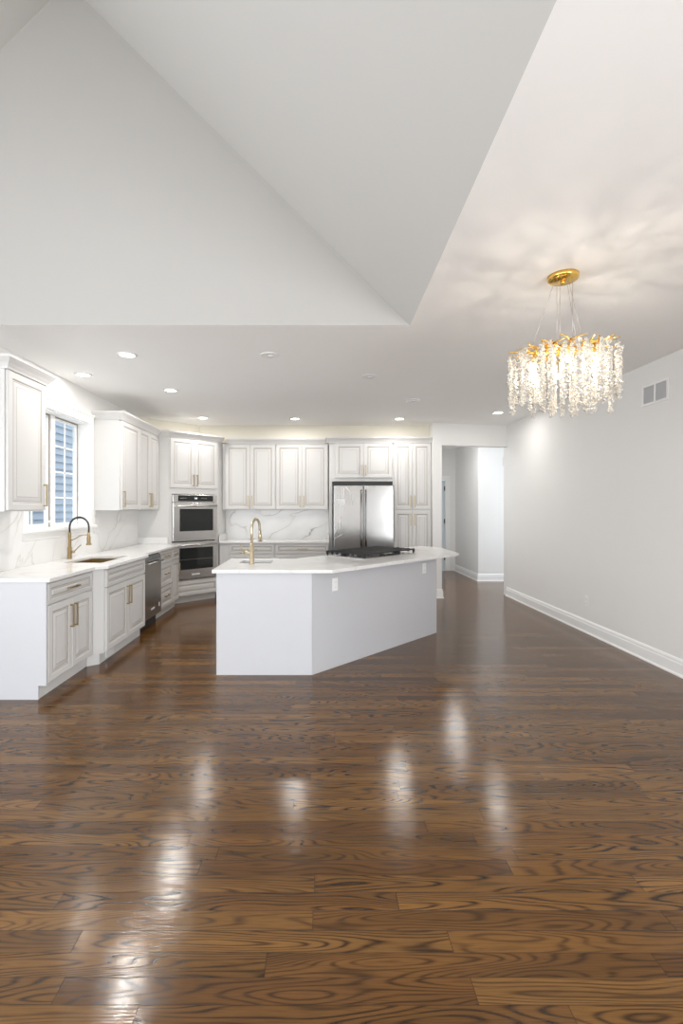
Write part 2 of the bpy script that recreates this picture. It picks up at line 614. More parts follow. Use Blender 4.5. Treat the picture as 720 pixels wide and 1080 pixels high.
# soffit over the cabinets, turning the corner diagonally
sf = MB().prism([(XL, 7.27), (-1.95, 8.0), (1.85, 8.0), (1.85, YB), (XL, YB)], 2.535, H)
struct(sf.build('trim_1', M['cream']), 'soffit tinted as if warmly lit, above the oven, back cabinets and refrigerator', 'trim')

# end wall: post, header over the hallway opening, return beside the long right wall
ew = MB()
P0, P1 = (1.85, 7.78), (2.0, 7.80)
ew.prism([P0, P1, (2.0, 11.2), (1.85, 11.2)], 0, H)
ew.prism([P1, (XR, 8.0), (XR, 8.14), (2.0, 7.94)], 2.468, H)
struct(ew.build('wall_post', M['wall']), 'white wall post and header around the hallway opening', 'wall')
wr = MB().box(XR, -0.6, 0, XR + 0.16, 8.14, H).box(XR, RVY, 0, XR + 0.16, -3.2, H).box(XR, -3.2, 2.4, XR + 0.16, -0.6, H).box(XR, -3.2, 0, XR + 0.16, -0.6, 0.2)  # opening out of view, added to go with the right-hand fill light
struct(wr.build('wall_right', M['wall']), 'long plain off-white wall on the right', 'wall')

# hallway
hb = MB()
hb.box(3.185, 9.6, 0, 6.4, 9.75, H)
hb.box(3.185, 9.75, 0, 3.335, 11.2, H)
struct(hb.build('wall_hallway', M['wall']), 'white hallway walls meeting in a corner beyond the opening', 'wall')
hd = MB()
hd.box(2.0, 11.2, 2.11, 3.4, 11.35, H).box(2.955, 11.2, 0, 3.4, 11.35, 2.11).box(2.0, 11.2, 0, 2.12, 11.35, 2.11)
struct(hd.build('wall_end', M['wall']), 'white wall around the door at the hallway end', 'wall')
struct(MB().box(XR + 0.16, 8.0, 0, 6.4, 8.14, H).build('wall_foyer', M['wall']))

# living room shell behind the camera, with its big window openings
rw = MB()
rw.box(LVX - 0.15, RVY - 0.15, 2.5, XR + 0.16, RVY, H + 2.7)
rw.box(LVX - 0.15, RVY - 0.15, 0, -4.1, RVY, 2.5).box(0.1, RVY - 0.15, 0, XR + 0.16, RVY, 2.5)
rw.box(-4.1, RVY - 0.15, 0, 0.1, RVY, 0.2)
struct(rw.build('wall_rear', M['wall']))
lw = MB()
lw.box(LVX - 0.15, RVY, 2.45, LVX, YG, H).box(LVX - 0.15, RVY, 0, LVX, -2.9, 2.45).box(LVX - 0.15, 1.1, 0, LVX, YG, 2.45).box(LVX - 0.15, -2.9, 0, LVX, 1.1, 0.25)
struct(lw.build('wall_living', M['wall']))

# baseboards
BASE = [(0, 0), (0.03, 0), (0.03, 0.012), (0.02, 0.022), (0.018, 0.105), (0.013, 0.118), (0.013, 0.13), (0.006, 0.145), (0.0, 0.15)]
struct(MB().sweep([(XR, 8.0), (XR, RVY)], BASE).build('baseboard_right', M['trim']), 'white stepped baseboard along the long right wall', 'baseboard')
struct(MB().sweep([P0, P1, (2.0, 11.1)], BASE).build('baseboard_post', M['trim']), 'white baseboard wrapping the foot of the wall post', 'baseboard')
struct(MB().sweep([(3.185, 11.18), (3.185, 9.6), (6.3, 9.6)], BASE).build('baseboard_hallway', M['trim']), 'white baseboard turning the hallway corner', 'baseboard')

# hallway door
dr = empty('door_1', (2.96, 11.2, 0))
struct(dr, 'pale blue-grey door with dark hinges at the hallway end', 'door')
dm = MB().box(-0.83, 0.03, 0.008, -0.012, 0.07, 2.10)
for zc0, zc1 in ((0.25, 0.95), (1.1, 1.95)):
    for xx in (-0.72, -0.36):
        dm.box(xx, 0.024, zc0, xx + 0.25, 0.031, zc1)
dm.build('door_leaf', M['doorp'], dr, bevel=0.003)
for z in (0.25, 1.10, 1.86):
    MB().box(-0.03, 0.018, z, -0.001, 0.03, z + 0.1).tube([(-0.013, 0.012, z - 0.004), (-0.013, 0.012, z + 0.104)], 0.008, 8).build('hinge', M['black'], dr)
MB().box(-0.003, -0.018, 0, 0.09, 0.0, 2.19).box(-0.94, -0.018, 0, -0.84, 0.0, 2.19).box(-0.84, -0.018, 2.105, -0.003, 0.0, 2.19).box(-0.012, -0.024, 0, 0.0, 0.03, 2.1).build('door_casing', M['trim'], dr, bevel=0.004)
MB().lathe([(0, 0), (0.026, 0.0), (0.03, 0.015), (0.02, 0.035), (0.0, 0.04)], 16).build('door_knob', M['black'], dr, loc=(-0.77, -0.0, 1.0))

# ------------------------------------------------------------------ window over the sink
wn = empty('window_1', (XL, WY0, WZ0))
struct(wn, 'white double casement window with muntins above the left sink', 'window')
L = WY1 - WY0
HH = WZ1 - WZ0
GX = -0.155                       # sash plane depth behind the wall face
# local x = into the room, y = along the wall
cs = MB()
cw = 0.085
cs.box(0, -cw, -0.0, 0.02, 0.0, HH + cw).box(0, L, 0.0, 0.02, L + cw, HH + cw).box(0, 0, HH, 0.02, L, HH + cw)
cs.box(0, -cw - 0.012, HH + cw, 0.035, L + cw + 0.012, HH + cw + 0.022)
cs.box(0, -cw, HH + cw - 0.02, 0.026, L + cw, HH + cw)
cs.build('casing', M['trim'], wn, bevel=0.003)
jm = MB()
jm.box(-0.17, 0, 0, 0.0, 0.012, HH).box(-0.17, L - 0.012, 0, 0.0, L, HH).box(-0.17, 0.012, HH - 0.012, 0.0, L - 0.012, HH)
jm.build('jamb', M['trim'], wn)
st = MB().box(-0.17, 0.0, -0.0, 0.0, L, 0.02).box(0.0, -cw - 0.02, -0.012, 0.055, L + cw + 0.02, 0.02)
st.build('window_sill', M['trim'], wn, bevel=0.004)
MB().box(0, -cw, -0.085, 0.018, L + cw, -0.013).build('apron', M['trim'], wn, bevel=0.003)
mid = L * 0.525
MB().box(-0.165, mid - 0.035, 0.021, -0.10, mid + 0.035, HH - 0.013).build('mullion', M['trim'], wn, bevel=0.003)
for (a, b) in ((0.013, mid - 0.036), (mid + 0.036, L - 0.013)):
    z0, z1 = 0.021, HH - 0.013
    fw = 0.032
    sh = MB()
    sh.box(-0.165, a, z0, -0.125, a + fw, z1).box(-0.165, b - fw, z0, -0.125, b, z1)
    sh.box(-0.165, a + fw, z0, -0.125, b - fw, z0 + fw).box(-0.165, a + fw, z1 - fw, -0.125, b - fw, z1)
    so = sh.build('sash', M['trim'], wn, bevel=0.002)
    so['label'] = 'white casement sash'
    MB().box(-0.1245, a + 0.004, z1 - 0.012, -0.119, b - 0.003, z1).box(-0.1245, b - 0.016, z0, -0.119, b - 0.003, z1 - 0.012).build('weatherstrip', M['taupe'], so)
    MB().box(-0.148, a + fw, z0 + fw, -0.143, b - fw, z1 - fw).build('pane', M['glass'], so)
    mu = MB()
    cc = (a + b) / 2
    mu.box(-0.142, cc - 0.009, z0 + fw, -0.134, cc + 0.009, z1 - fw)
    for k in range(1, 4):
        zz = z0 + fw + (z1 - z0 - 2 * fw) * k / 4
        mu.box(-0.142, a + fw, zz - 0.009, -0.134, b - fw, zz + 0.009)
    mu.build('muntin', M['trim'], so)
    hy = b - 0.16 if a < 0.1 else b - 0.12
    ck = MB().box(-0.115, hy - 0.05, 0.02, -0.075, hy + 0.05, 0.045)
    ck.tube([(-0.09, hy, 0.04), (-0.08, hy + 0.01, 0.062), (-0.05, hy + 0.05, 0.085), (-0.03, hy + 0.085, 0.115)], 0.009, 8)
    ck.build('crank_handle', M['plastic'], wn, bevel=0.003)

# neighbouring house seen through the window
nh = MB()
for i in range(30):
    z0 = -0.5 + i * 0.17
    nh.add([(0.03, -5, z0), (0.03, 9, z0), (-0.03, 9, z0 + 0.18), (-0.03, -5, z0 + 0.18),
            (-0.05, -5, z0), (-0.05, 9, z0), (-0.05, 9, z0 + 0.18), (-0.05, -5, z0 + 0.18)],
           [(0, 1, 2, 3), (0, 4, 5, 1), (4, 7, 6, 5), (3, 2, 6, 7), (0, 3, 7, 4), (1, 5, 6, 2)])
o = nh.build('neighbor_house', M['siding'], loc=(-6.2, 6.0, 0))
tag(o, 'blue clapboard house wall outside the kitchen window', 'house')


# ------------------------------------------------------------------ cabinetry
def front_mb(w, h, t=0.02, fw=0.056):
    """Raised panel front with glazed grooves: front at y = 0, back at y = t."""
    fw = min(fw, h * 0.24, w * 0.24)
    rings = [(0.0, t), (0.0, 0.004), (0.004, 0.0), (fw - 0.004, 0.0), (fw, 0.003), (fw + 0.007, 0.0065),
             (fw + 0.013, 0.007), (fw + 0.019, 0.007)]
    mats = [0, 0, 0, 0, 1, 0, 1]
    bw = min(0.03, (min(w, h) - 2 * (fw + 0.019)) * 0.25)
    if bw > 0.006:
        rings += [(fw + 0.019 + bw, 0.002), (fw + 0.023 + bw, 0.0015)]
        mats += [0, 1 if min(w, h) > 0.25 else 0]
    mb = MB()
    vs = []
    for ins, y in rings:
        vs += [(ins, y, ins), (w - ins, y, ins), (w - ins, y, h - ins), (ins, y, h - ins)]
    for i in range(len(rings) - 1):
        fs = []
        for k in range(4):
            k2 = (k + 1) % 4
            fs.append((i * 4 + k, i * 4 + k2, i * 4 + 4 + k2, i * 4 + 4 + k))
        k0 = len(mb.v)
        mb.add([vs[j] for j in range(i * 4, i * 4 + 8)], [tuple(q - i * 4 for q in f) for f in fs], mats[i])
    e = (len(rings) - 1) * 4
    mb.add(vs[e:e + 4], [(0, 1, 2, 3)], 0)
    mb.add(vs[0:4], [(3, 2, 1, 0)], 0)
    return mb


def pull_mb(length, vertical=True):
    """Square bar pull on two posts standing off the front (towards -y), centred on its origin."""
    mb = MB()
    a = length / 2
    s = 0.0055
    if vertical:
        mb.box(-s, -0.034, -a, s, -0.023, a)
        for z in (-a + 0.006, a - 0.006):
            mb.box(-s * 0.9, -0.023, z - s, s * 0.9, 0.0, z + s)
    else:
        mb.box(-a, -0.034, -s, a, -0.023, s)
        for x in (-a + 0.006, a - 0.006):
            mb.box(x - s, -0.023, -s * 0.9, x + s, 0.0, s * 0.9)
    return mb


def fronts(root, items, y=0.0):
    for it in items:
        kind, x0, x1, z0, z1 = it[:5]
        hd = it[5] if len(it) > 5 else None
        d = front_mb(x1 - x0, z1 - z0).build(kind, [M['cab'], M['glaze']], root, loc=(x0, y, z0))
        if hd:
            o, hx, hz, ln = hd
            pull_mb(ln, o == 'v').build('handle', M['brass'], d, loc=(hx - x0, 0, hz - z0), bevel=0.0015)


def pair(x0, x1, z0, z1, up, ln=0.19, gap=0.003, off=0.032):
    """Two doors with pulls on their meeting stiles, low for wall cabinets (up False) or high for base cabinets."""
    m = (x0 + x1) / 2
    hz = z1 - 0.05 - ln / 2 if up else z0 + 0.035 + ln / 2
    return [('door', x0, m - gap / 2, z0, z1, ('v', m - off, hz, ln)),
            ('door', m + gap / 2, x1, z0, z1, ('v', m + off, hz, ln))]


ROTL = R(90)
CT = 0.92                      # counter top height
CB = 0.89                      # its underside
DT = 2.505                     # top of the tall fronts
CZ = 2.53                      # top of the cabinet boxes
CROWN = [(0, -0.022), (0.008, -0.022), (0.012, -0.008), (0.03, 0.02), (0.052, 0.044), (0.056, 0.05), (0.062, 0.052), (0.062, 0.072), (0.0, 0.072)]


def crown(path, name='crown_molding', parent=None, label=None):
    o = MB().sweep(path, CROWN, z=CZ).build(name, M['cab'])
    if parent:
        bpy.context.view_layer.update()
        o.parent = parent
        o.matrix_parent_inverse = parent.matrix_world.inverted()
    else:
        tag(o, label, 'molding')
    return o


def base_cab(label, loc, rot, w, depth, items, name='base_cabinet', end_panel=False, hollow=None, filler=None, toe=(0.0, 0.0), cat='cabinet'):
    r = empty(name, loc, rot)
    tag(r, label, cat)
    b = MB()
    if hollow:
        b.box(0, 0.021, 0.105, w, depth, hollow)
        b.box(0, 0.021, hollow, w, 0.04, CB - 0.001).box(0, 0.04, hollow, 0.018, depth, CB - 0.001)
        b.box(w - 0.018, 0.04, hollow, w, depth, CB - 0.001)
    else:
        b.box(0, 0.021, 0.105, w, depth, CB - 0.001)
    b.build('body', M['cab'], r)
    t = MB().box(toe[0], 0.065, 0, w - toe[1], depth - 0.02, 0.104)
    t.build('toe_kick', M['cab'], r)
    fronts(r, items)
    if end_panel:
        p = MB()
        prof = [(0.0, 0.105), (0.0, CB - 0.001), (depth, CB - 0.001), (depth, 0.0), (0.06, 0.0), (0.06, 0.105)]
        n = len(prof)
        p.add([(-0.02, a, z) for a, z in prof] + [(-0.001, a, z) for a, z in prof],
              [tuple(range(n)), tuple(range(n, 2 * n))[::-1]] + [(i, (i + 1) % n, n + (i + 1) % n, n + i) for i in range(n)])
        p.build('end_panel', M['isl'], r)  # same white as the cabinet, with cool daylight put into its colour
    return r


# near base cabinet at the run's open end
FX = -2.055
base_cab('white base cabinet at the near end of the window counter, one drawer over two doors',
         (FX, 3.68, 0), ROTL, 0.74, FX - XL - 0.001, [
    ('drawer', 0.012, 0.728, 0.715, 0.872, ('h', 0.37, 0.795, 0.17))] + pair(0.012, 0.728, 0.115, 0.703, True), end_panel=True)

# sink base standing forward on angled fillers
SX = -1.965
sb = base_cab('white sink base cabinet standing forward with a false drawer front under the left sink',
              (SX, 4.495, 0), ROTL, 1.025, SX - XL - 0.001, [
    ('false_front', 0.012, 1.013, 0.715, 0.872)] + pair(0.012, 1.013, 0.115, 0.703, True), name='sink_cabinet', hollow=0.62, toe=(0.0, 0.0))
for x0, x1, tx in ((-0.065, -0.001, 0.0), (1.026, 1.085, 0.0)):
    near = x0 < 0
    a, b_ = ((x0, 0.09), (-0.001, 0.021)) if near else ((1.026, 0.021), (x1, 0.09))
    MB().prism([a, b_, (b_[0], 0.13), (a[0], 0.13)], 0.105, CB - 0.001).build('filler_panel', M['cab'], sb)
    a, b_ = ((x0, 0.148), (-0.001, 0.066)) if near else ((1.026, 0.066), (x1, 0.148))
    MB().prism([a, b_, (b_[0], 0.2), (a[0], 0.2)], 0, 0.104).build('toe_return', M['cab'], sb)
vg = MB().box(0.13, 0.058, 0.02, 0.30, 0.0645, 0.092)
for k in range(7):
    vg.box(0.142, 0.0555, 0.029 + k * 0.0085, 0.288, 0.058, 0.0335 + k * 0.0085, 1)
vo = vg.build('toe_vent', [M['plastic'], M['grey']], sb)
vo['label'] = 'grey slotted vent in the toe kick'

# dishwasher
dwr = empty('dishwasher', (-2.03, 5.675, 0), ROTL)
tag(dwr, 'dark stainless dishwasher with a bar handle between the white base cabinets', 'dishwasher')
MB().box(0.004, 0.035, 0.11, 0.596, 0.60, CB - 0.006).build('tub', M['dark'], dwr)
MB().box(0.004, 0.0, 0.115, 0.596, 0.034, 0.82).build('door', M['dsteel'], dwr, bevel=0.004)
MB().add([(0.004, 0.004, 0.823), (0.596, 0.004, 0.823), (0.596, 0.034, 0.823), (0.004, 0.034, 0.823),
          (0.004, 0.018, 0.872), (0.596, 0.018, 0.872), (0.596, 0.034, 0.872), (0.004, 0.034, 0.872)],
         [(3, 2, 1, 0), (4, 5, 6, 7), (0, 1, 5, 4), (1, 2, 6, 5), (2, 3, 7, 6), (3, 0, 4, 7)]).build('control_strip', M['bglass'], dwr)
MB().tube([(0.05, -0.04, 0.785), (0.55, -0.04, 0.785)], 0.011, 12).box(0.06, -0.04, 0.778, 0.075, 0.0, 0.792).box(0.525, -0.04, 0.778, 0.54, 0.0, 0.792).build('handle', M['steelh'], dwr)
MB().box(0.22, -0.002, 0.205, 0.34, -0.0002, 0.228).build('badge', M['label'], dwr)
MB().box(0.50, -0.002, 0.20, 0.535, -0.0002, 0.25).build('sticker', M['label'], dwr)
MB().box(0.004, 0.07, 0.0, 0.596, 0.58, 0.109).build('toe_kick', M['dark'], dwr)

# drawer stack and narrow cabinet before the oven
dz = [(0.115, 0.395), (0.405, 0.703), (0.715, 0.872)]
base_cab('white three-drawer base cabinet just beyond the dishwasher', (FX, 6.285, 0), ROTL, 0.565, FX - XL - 0.001,
         [('drawer', 0.012, 0.553, a, b, ('h', 0.282, (a + b) / 2 + 0.01, 0.17)) for a, b in dz], name='drawer_cabinet')
base_cab('narrow white base cabinet between the drawer stack and the ovens', (FX, 6.852, 0), ROTL, 0.313, FX - XL - 0.001,
         [('drawer', 0.01, 0.303, 0.715, 0.872, ('h', 0.157, 0.795, 0.12)), ('door', 0.01, 0.303, 0.115, 0.703, ('v', 0.265, 0.55, 0.19))])

# wall cabinets on the left wall
UX = -2.35
UZ = 1.425


def wall_cab(label, loc, rot, w, depth, z0, items, z1=CZ, group=None):
    r = empty('wall_cabinet', (loc[0], loc[1], z0), rot)
    tag(r, label, 'cabinet', group)
    MB().box(0, 0.021, 0, w, depth, z1 - z0).build('body', M['cab'], r)
    fronts(r, [(k[0], k[1], k[2], k[3] - z0, k[4] - z0, (k[5][0], k[5][1], k[5][2] - z0, k[5][3]) if len(k) > 5 else None) for k in items])
    return r


UD = UX - XL - 0.001
c = wall_cab('white single-door wall cabinet nearest the camera, left of the window', (UX, 3.66, 0), ROTL, 0.53, UD, UZ,
             [('door', 0.012, 0.518, UZ + 0.008, DT, ('v', 0.487, 1.56, 0.19))])
crown([(XL + 0.001, 3.66), (UX + 0.021 - 0.021, 3.66), (UX, 4.19), (XL + 0.001, 4.19)], parent=c)
wall_cab('white single-door wall cabinet right of the window, its plain side showing', (UX, 5.778, 0), ROTL, 0.60, UD, UZ,
         [('door', 0.03, 0.592, UZ + 0.008, DT, ('v', 0.062, 1.56, 0.19))])
wall_cab('white two-door wall cabinet between the window-side cabinet and the oven cabinet', (UX, 6.379, 0), ROTL, 0.785, UD, UZ,
         pair(0.008, 0.775, UZ + 0.008, DT, False))
crown([(XL + 0.001, 5.778), (UX, 5.778), (UX, 7.10)], label='white crown molding over the two wall cabinets right of the window')

# diagonal oven cabinet; local x along the face, y into the corner
OA = Vector((-2.2, 7.17))
s2 = math.sqrt(0.5)
OL = 0.867


def oloc(p):
    d = Vector(p) - OA
    return ((d.x + d.y) * s2, (-d.x + d.y) * s2)


oc = empty('oven_cabinet', (OA.x, OA.y, 0), R(45))
tag(oc, 'tall white corner cabinet set diagonally around the double oven', 'cabinet')
A_ = oloc((XL + 0.001, 7.17)); D_ = oloc((-1.587, YB - 0.002)); E_ = oloc((XL + 0.001, YB - 0.002))
ob = MB()
full = [A_, (0, 0.0), (0.03, 0.02), (OL - 0.03, 0.02), (OL, 0.0), D_, E_]
full = [A_, (0, 0.02), (OL, 0.02), D_, E_]
# the face line shifted so the doors' fronts stand on the measured line
ob.prism(full, 0.105, 0.352).prism(full, 1.668, CZ)
ob.prism([A_, (0, 0.02), (0.05, 0.02), (0.05, 0.66), (-0.1, 0.66)], 0.352, 1.668)
ob.prism([(OL - 0.05, 0.02), (OL, 0.02), D_, (OL - 0.05, 0.66)], 0.352, 1.668)
ob.build('body', M['cab'], oc)
tk = MB().prism([(0.06, 0.085), (OL - 0.02, 0.085), (OL - 0.05, 0.5), (0.2, 0.5)], 0, 0.104)
tk.build('toe_kick', M['cab'], oc)
fronts(oc, [('drawer', 0.02, OL - 0.02, 0.115, 0.335)] + pair(0.018, OL - 0.03, 1.755, DT, False, 0.175))
crown([(XL + 0.001, 7.17), (-2.2 - 0.008, 7.17), (-1.587, 7.783 + 0.008), (-1.587, 7.93)], parent=oc)

# double wall oven
ov = empty('double_wall_oven', (OA.x, OA.y, 0), R(45))
tag(ov, 'stainless double wall oven with black glass doors in the corner cabinet', 'oven')
ox0, ox1 = 0.052, 0.815
MB().box(ox0 + 0.012, 0.03, 0.365, ox1 - 0.012, 0.6, 1.655).build('body', M['dark'], ov)
cp = MB().box(ox0, -0.012, 1.54, ox1, 0.029, 1.655).build('control_panel', M['steelh'], ov, bevel=0.003)
gp = MB().box(ox0 + 0.085, -0.016, 1.555, ox1 - 0.07, -0.0125, 1.645).build('display_glass', M['bglass'], cp)
dsp = MB()
for k, ch in enumerate(('1', '2', '0', '0')):
    x = (ox0 + ox1) / 2 - 0.028 + k * 0.013 + (0.005 if k > 1 else 0)
    segs = {'1': 'bc', '2': 'abged', '0': 'abcdef'}[ch]
    z = 1.592
    for s_ in segs:
        dsp.box(*{'a': (x, -0.0172, z + 0.017, x + 0.008, -0.0163, z + 0.019), 'b': (x + 0.0065, -0.0172, z + 0.009, x + 0.008, -0.0163, z + 0.019),
                  'c': (x + 0.0065, -0.0172, z, x + 0.008, -0.0163, z + 0.01), 'd': (x, -0.0172, z, x + 0.008, -0.0163, z + 0.002),
                  'e': (x, -0.0172, z, x + 0.0015, -0.0163, z + 0.01), 'f': (x, -0.0172, z + 0.009, x + 0.0015, -0.0163, z + 0.019),
                  'g': (x, -0.0172, z + 0.0085, x + 0.008, -0.0163, z + 0.0105)}[s_])
dsp.build('clock_digits', M['clock'], cp)
for side in (0, 0.36):
    mk = MB()
    for k in range(6):
        x = ox0 + 0.12 + k * 0.018 + side
        mk.box(x, -0.0168, 1.598, x + 0.008, -0.0163, 1.603)
    mk.build('key_marks', M['grey'], cp)
for (z0, z1, gz0, gz1) in ((0.95, 1.532, 1.10, 1.44), (0.368, 0.935, 0.515, 0.845)):
    dd = MB()
    d = MB().box(ox0, -0.02, z0, ox1, 0.028, z1).build('oven_door', M['steelh'], ov, bevel=0.004)
    MB().box(ox0 + 0.105, -0.0235, gz0, ox1 - 0.075, -0.0203, gz1).build('window', M['bglass'], d, bevel=0.001)
    hb_ = MB().tube([(ox0 + 0.05, -0.065, z1 - 0.045), (ox1 - 0.03, -0.065, z1 - 0.045)], 0.014, 14)
    for x in (ox0 + 0.075, ox1 - 0.055):
        hb_.box(x - 0.012, -0.062, z1 - 0.055, x + 0.012, -0.0203, z1 - 0.035)
    hb_.build('handle', M['steelh'], d)
    if z0 < 0.5:
        MB().box(0.36, -0.0215, 0.425, 0.50, -0.0203, 0.448).build('badge', M['grey'], d)
        MB().box(ox0 + 0.11, -0.0243, 0.665, ox1 - 0.08, -0.0238, 0.672).build('rack_line', M['dsteel'], d)

# back wall cabinets
UY = 8.02
BD = YB - UY - 0.001
wc = wall_cab('white two-door wall cabinet over the back counter, beside the oven cabinet', (-1.553, UY, 0), 0, 0.853, BD, UZ,
         pair(0.016, 0.846, UZ + 0.008, DT, False))
MB().box(-0.032, 0.021, 0.0, -0.0005, 0.045, CZ - UZ).build('filler_panel', M['cab'], wc)
wall_cab('white two-door wall cabinet over the back counter, beside the refrigerator', (-0.699, UY, 0), 0, 0.872, BD, UZ,
         pair(0.007, 0.862, UZ + 0.008, DT, False))
crown([(-1.50, UY), (0.120, UY)], label='white crown molding over the back wall cabinets')

# back base cabinets
BX = 7.785
for x0, x1, lb in ((-1.585, -0.692, 'white base cabinet under the back counter, beside the oven cabinet'),
                   (-0.690, 0.183, 'white base cabinet under the back counter, beside the refrigerator')):
    w_ = x1 - x0
    a = 0.165 if x0 < -1 else 0.015
    base_cab(lb, (x0, BX, 0), 0, w_, YB - BX - 0.001,
             [('drawer', a, w_ - 0.012, 0.715, 0.872, ('h', (a + w_) / 2, 0.795, 0.17))] + pair(a, w_ - 0.012, 0.115, 0.703, True))

# refrigerator surround: panels and over-fridge cabinet
FY = 7.85
fc = empty('refrigerator_cabinet', (0.186, FY, 0))
tag(fc, 'white two-door cabinet and side panel framing the refrigerator', 'cabinet')
MB().box(0, 0.021, 0, 0.05, YB - FY - 0.001, 1.885).box(0.0, 0.021, 1.885, 1.029, YB - FY - 0.001, CZ).build('body', M['cab'], fc)
fronts(fc, pair(0.095, 1.023, 1.945, DT, False, 0.17))

pc = empty('pantry_cabinet', (1.218, FY, 0))
tag(pc, 'tall white pantry cabinet with four doors right of the refrigerator', 'cabinet')
MB().box(0, 0.021, 0.105, 0.628, YB - FY - 0.001, CZ).build('body', M['cab'], pc)
MB().box(0, 0.08, 0, 0.628, 0.48, 0.104).build('toe_kick', M['cab'], pc)
fronts(pc, pair(0.018, 0.622, 1.432, DT, False) + pair(0.018, 0.622, 0.115, 1.412, True))
crown([(0.186, 8.0), (0.186, FY), (1.845, FY)], label='white crown molding over the refrigerator and pantry cabinets')

# refrigerator
rf = empty('refrigerator', (0.25, 7.62, 0))
tag(rf, 'stainless French-door refrigerator with a paper label and protective film', 'refrigerator')
MB().box(0.012, 0.075, 0.03, 0.933, 0.70, 1.80).build('body', M['dark'], rf)
MB().box(0.006, 0.07, 1.815, 0.94, 0.09, 1.878).build('top_grille', M['black'], rf)
for k, (a, b) in enumerate(((0.0, 0.468), (0.474, 0.945))):
    d = MB().box(a, 0.0, 0.72, b, 0.07, 1.812).build('door', M['film'] if k == 0 else M['steel'], rf, bevel=0.008, segs=3)
    hx = 0.435 if k == 0 else 0.508
    hb_ = MB().tube([(hx, -0.045, 0.80), (hx, -0.05, 1.0), (hx, -0.05, 1.5), (hx, -0.045, 1.74)], 0.011, 12)
    for z in (0.84, 1.70):
        hb_.box(hx - 0.009, -0.045, z - 0.012, hx + 0.009, -0.0002, z + 0.012)
    hb_.build('handle', M['steel'], d)
    if k == 0:
        lb = MB().box(0.03, -0.003, 1.515, 0.185, -0.0003, 1.595).build('paper_label', M['label'], d)
        pr = MB()
        for i in range(4):
            pr.box(0.04, -0.0045, 1.578 - i * 0.017, 0.04 + (0.09, 0.12, 0.07, 0.11)[i], -0.0032, 1.583 - i * 0.017)
        pr.build('printed_lines', M['grey'], d)
        tp = MB()
        for pts in ([(0.02, 1.03), (0.07, 1.17), (0.13, 1.33), (0.15, 1.5), (0.16, 1.78)],
                    [(0.02, 0.97), (0.10, 1.02), (0.14, 1.04)], [(0.19, 1.79), (0.25, 1.72), (0.29, 1.60), (0.30, 1.50)],
                    [(0.12, 1.79), (0.125, 1.6), (0.12, 1.3), (0.11, 1.05)]):
            tp.tube([(x, -0.0015, z) for x, z in pts], 0.004, 6)
        tp.build('film_fold', M['plastic'], d)
d = MB().box(0.0, 0.0, 0.06, 0.945, 0.07, 0.712).build('freezer_drawer', M['steel'], rf, bevel=0.008, segs=3)
hb_ = MB().tube([(0.08, -0.05, 0.64), (0.865, -0.05, 0.64)], 0.011, 12)
for x in (0.12, 0.82):
    hb_.box(x - 0.012, -0.045, 0.632, x + 0.012, -0.0002, 0.648)
hb_.build('handle', M['steel'], d)
MB().box(0.02, 0.03, 0.0, 0.92, 0.6, 0.029).build('base_grille', M['dark'], rf)

# ------------------------------------------------------------------ counters and backsplashes
sink_hole = [(-2.50, 4.70), (-2.10, 4.70), (-2.10, 5.38), (-2.50, 5.38)]
cl = MB().prism([(XL + 0.022, 3.645), (-2.02, 3.645), (-2.02, 4.39), (-1.935, 4.475), (-1.935, 5.53), (-2.02, 5.61), (-2.02, 7.165), (XL + 0.022, 7.165)],
                CB, CT, [sink_hole]).build('countertop', M['marble'], bevel=0.003)
tag(cl, 'white marble countertop along the window wall with the long sink', 'countertop')
cbk = MB().prism([(-1.584, 7.745), (0.184, 7.745), (0.184, YB - 0.022), (-1.584, YB - 0.022)], CB, CT).build('countertop', M['marble'], bevel=0.003)
tag(cbk, 'white marble countertop below the back wall cabinets', 'countertop')

bs = MB()
bs.box(XL + 0.001, 3.66, CT - 0.03, XL + 0.02, 7.165, WZ0 - 0.087)
bs.box(XL + 0.001, 3.66, WZ0 - 0.087, XL + 0.02, WY0 - cw - 0.022, UZ - 0.002)
bs.box(XL + 0.001, WY1 + cw + 0.022, WZ0 - 0.087, XL + 0.02, 7.165, UZ - 0.002)
tag(bs.build('backsplash', M['splashl']), 'pale marble backsplash on the window wall behind the left sink', 'backsplash')
tag(MB().box(XL + 0.021, 7.145, CT + 0.001, -2.22, 7.166, CT + 0.10).build('upstand', M['marble']),
    'low white upstand where the window counter meets the oven cabinet', 'backsplash')
bb = MB().box(-1.585, YB - 0.02, CT - 0.03, 0.184, YB - 0.001, UZ - 0.002)
tag(bb.build('backsplash', M['splash']), 'boldly veined marble backsplash on the back wall', 'backsplash')
for x0, x1, lb in ((-1.584, -1.564, 'short white upstand on the back counter, against the oven cabinet'), (0.163, 0.183, 'short white upstand on the back counter, against the refrigerator panel')):
    tag(MB().box(x0, 7.77, CT + 0.001, x1, YB - 0.022, CT + 0.10).build('upstand', M['marble']), lb, 'backsplash')


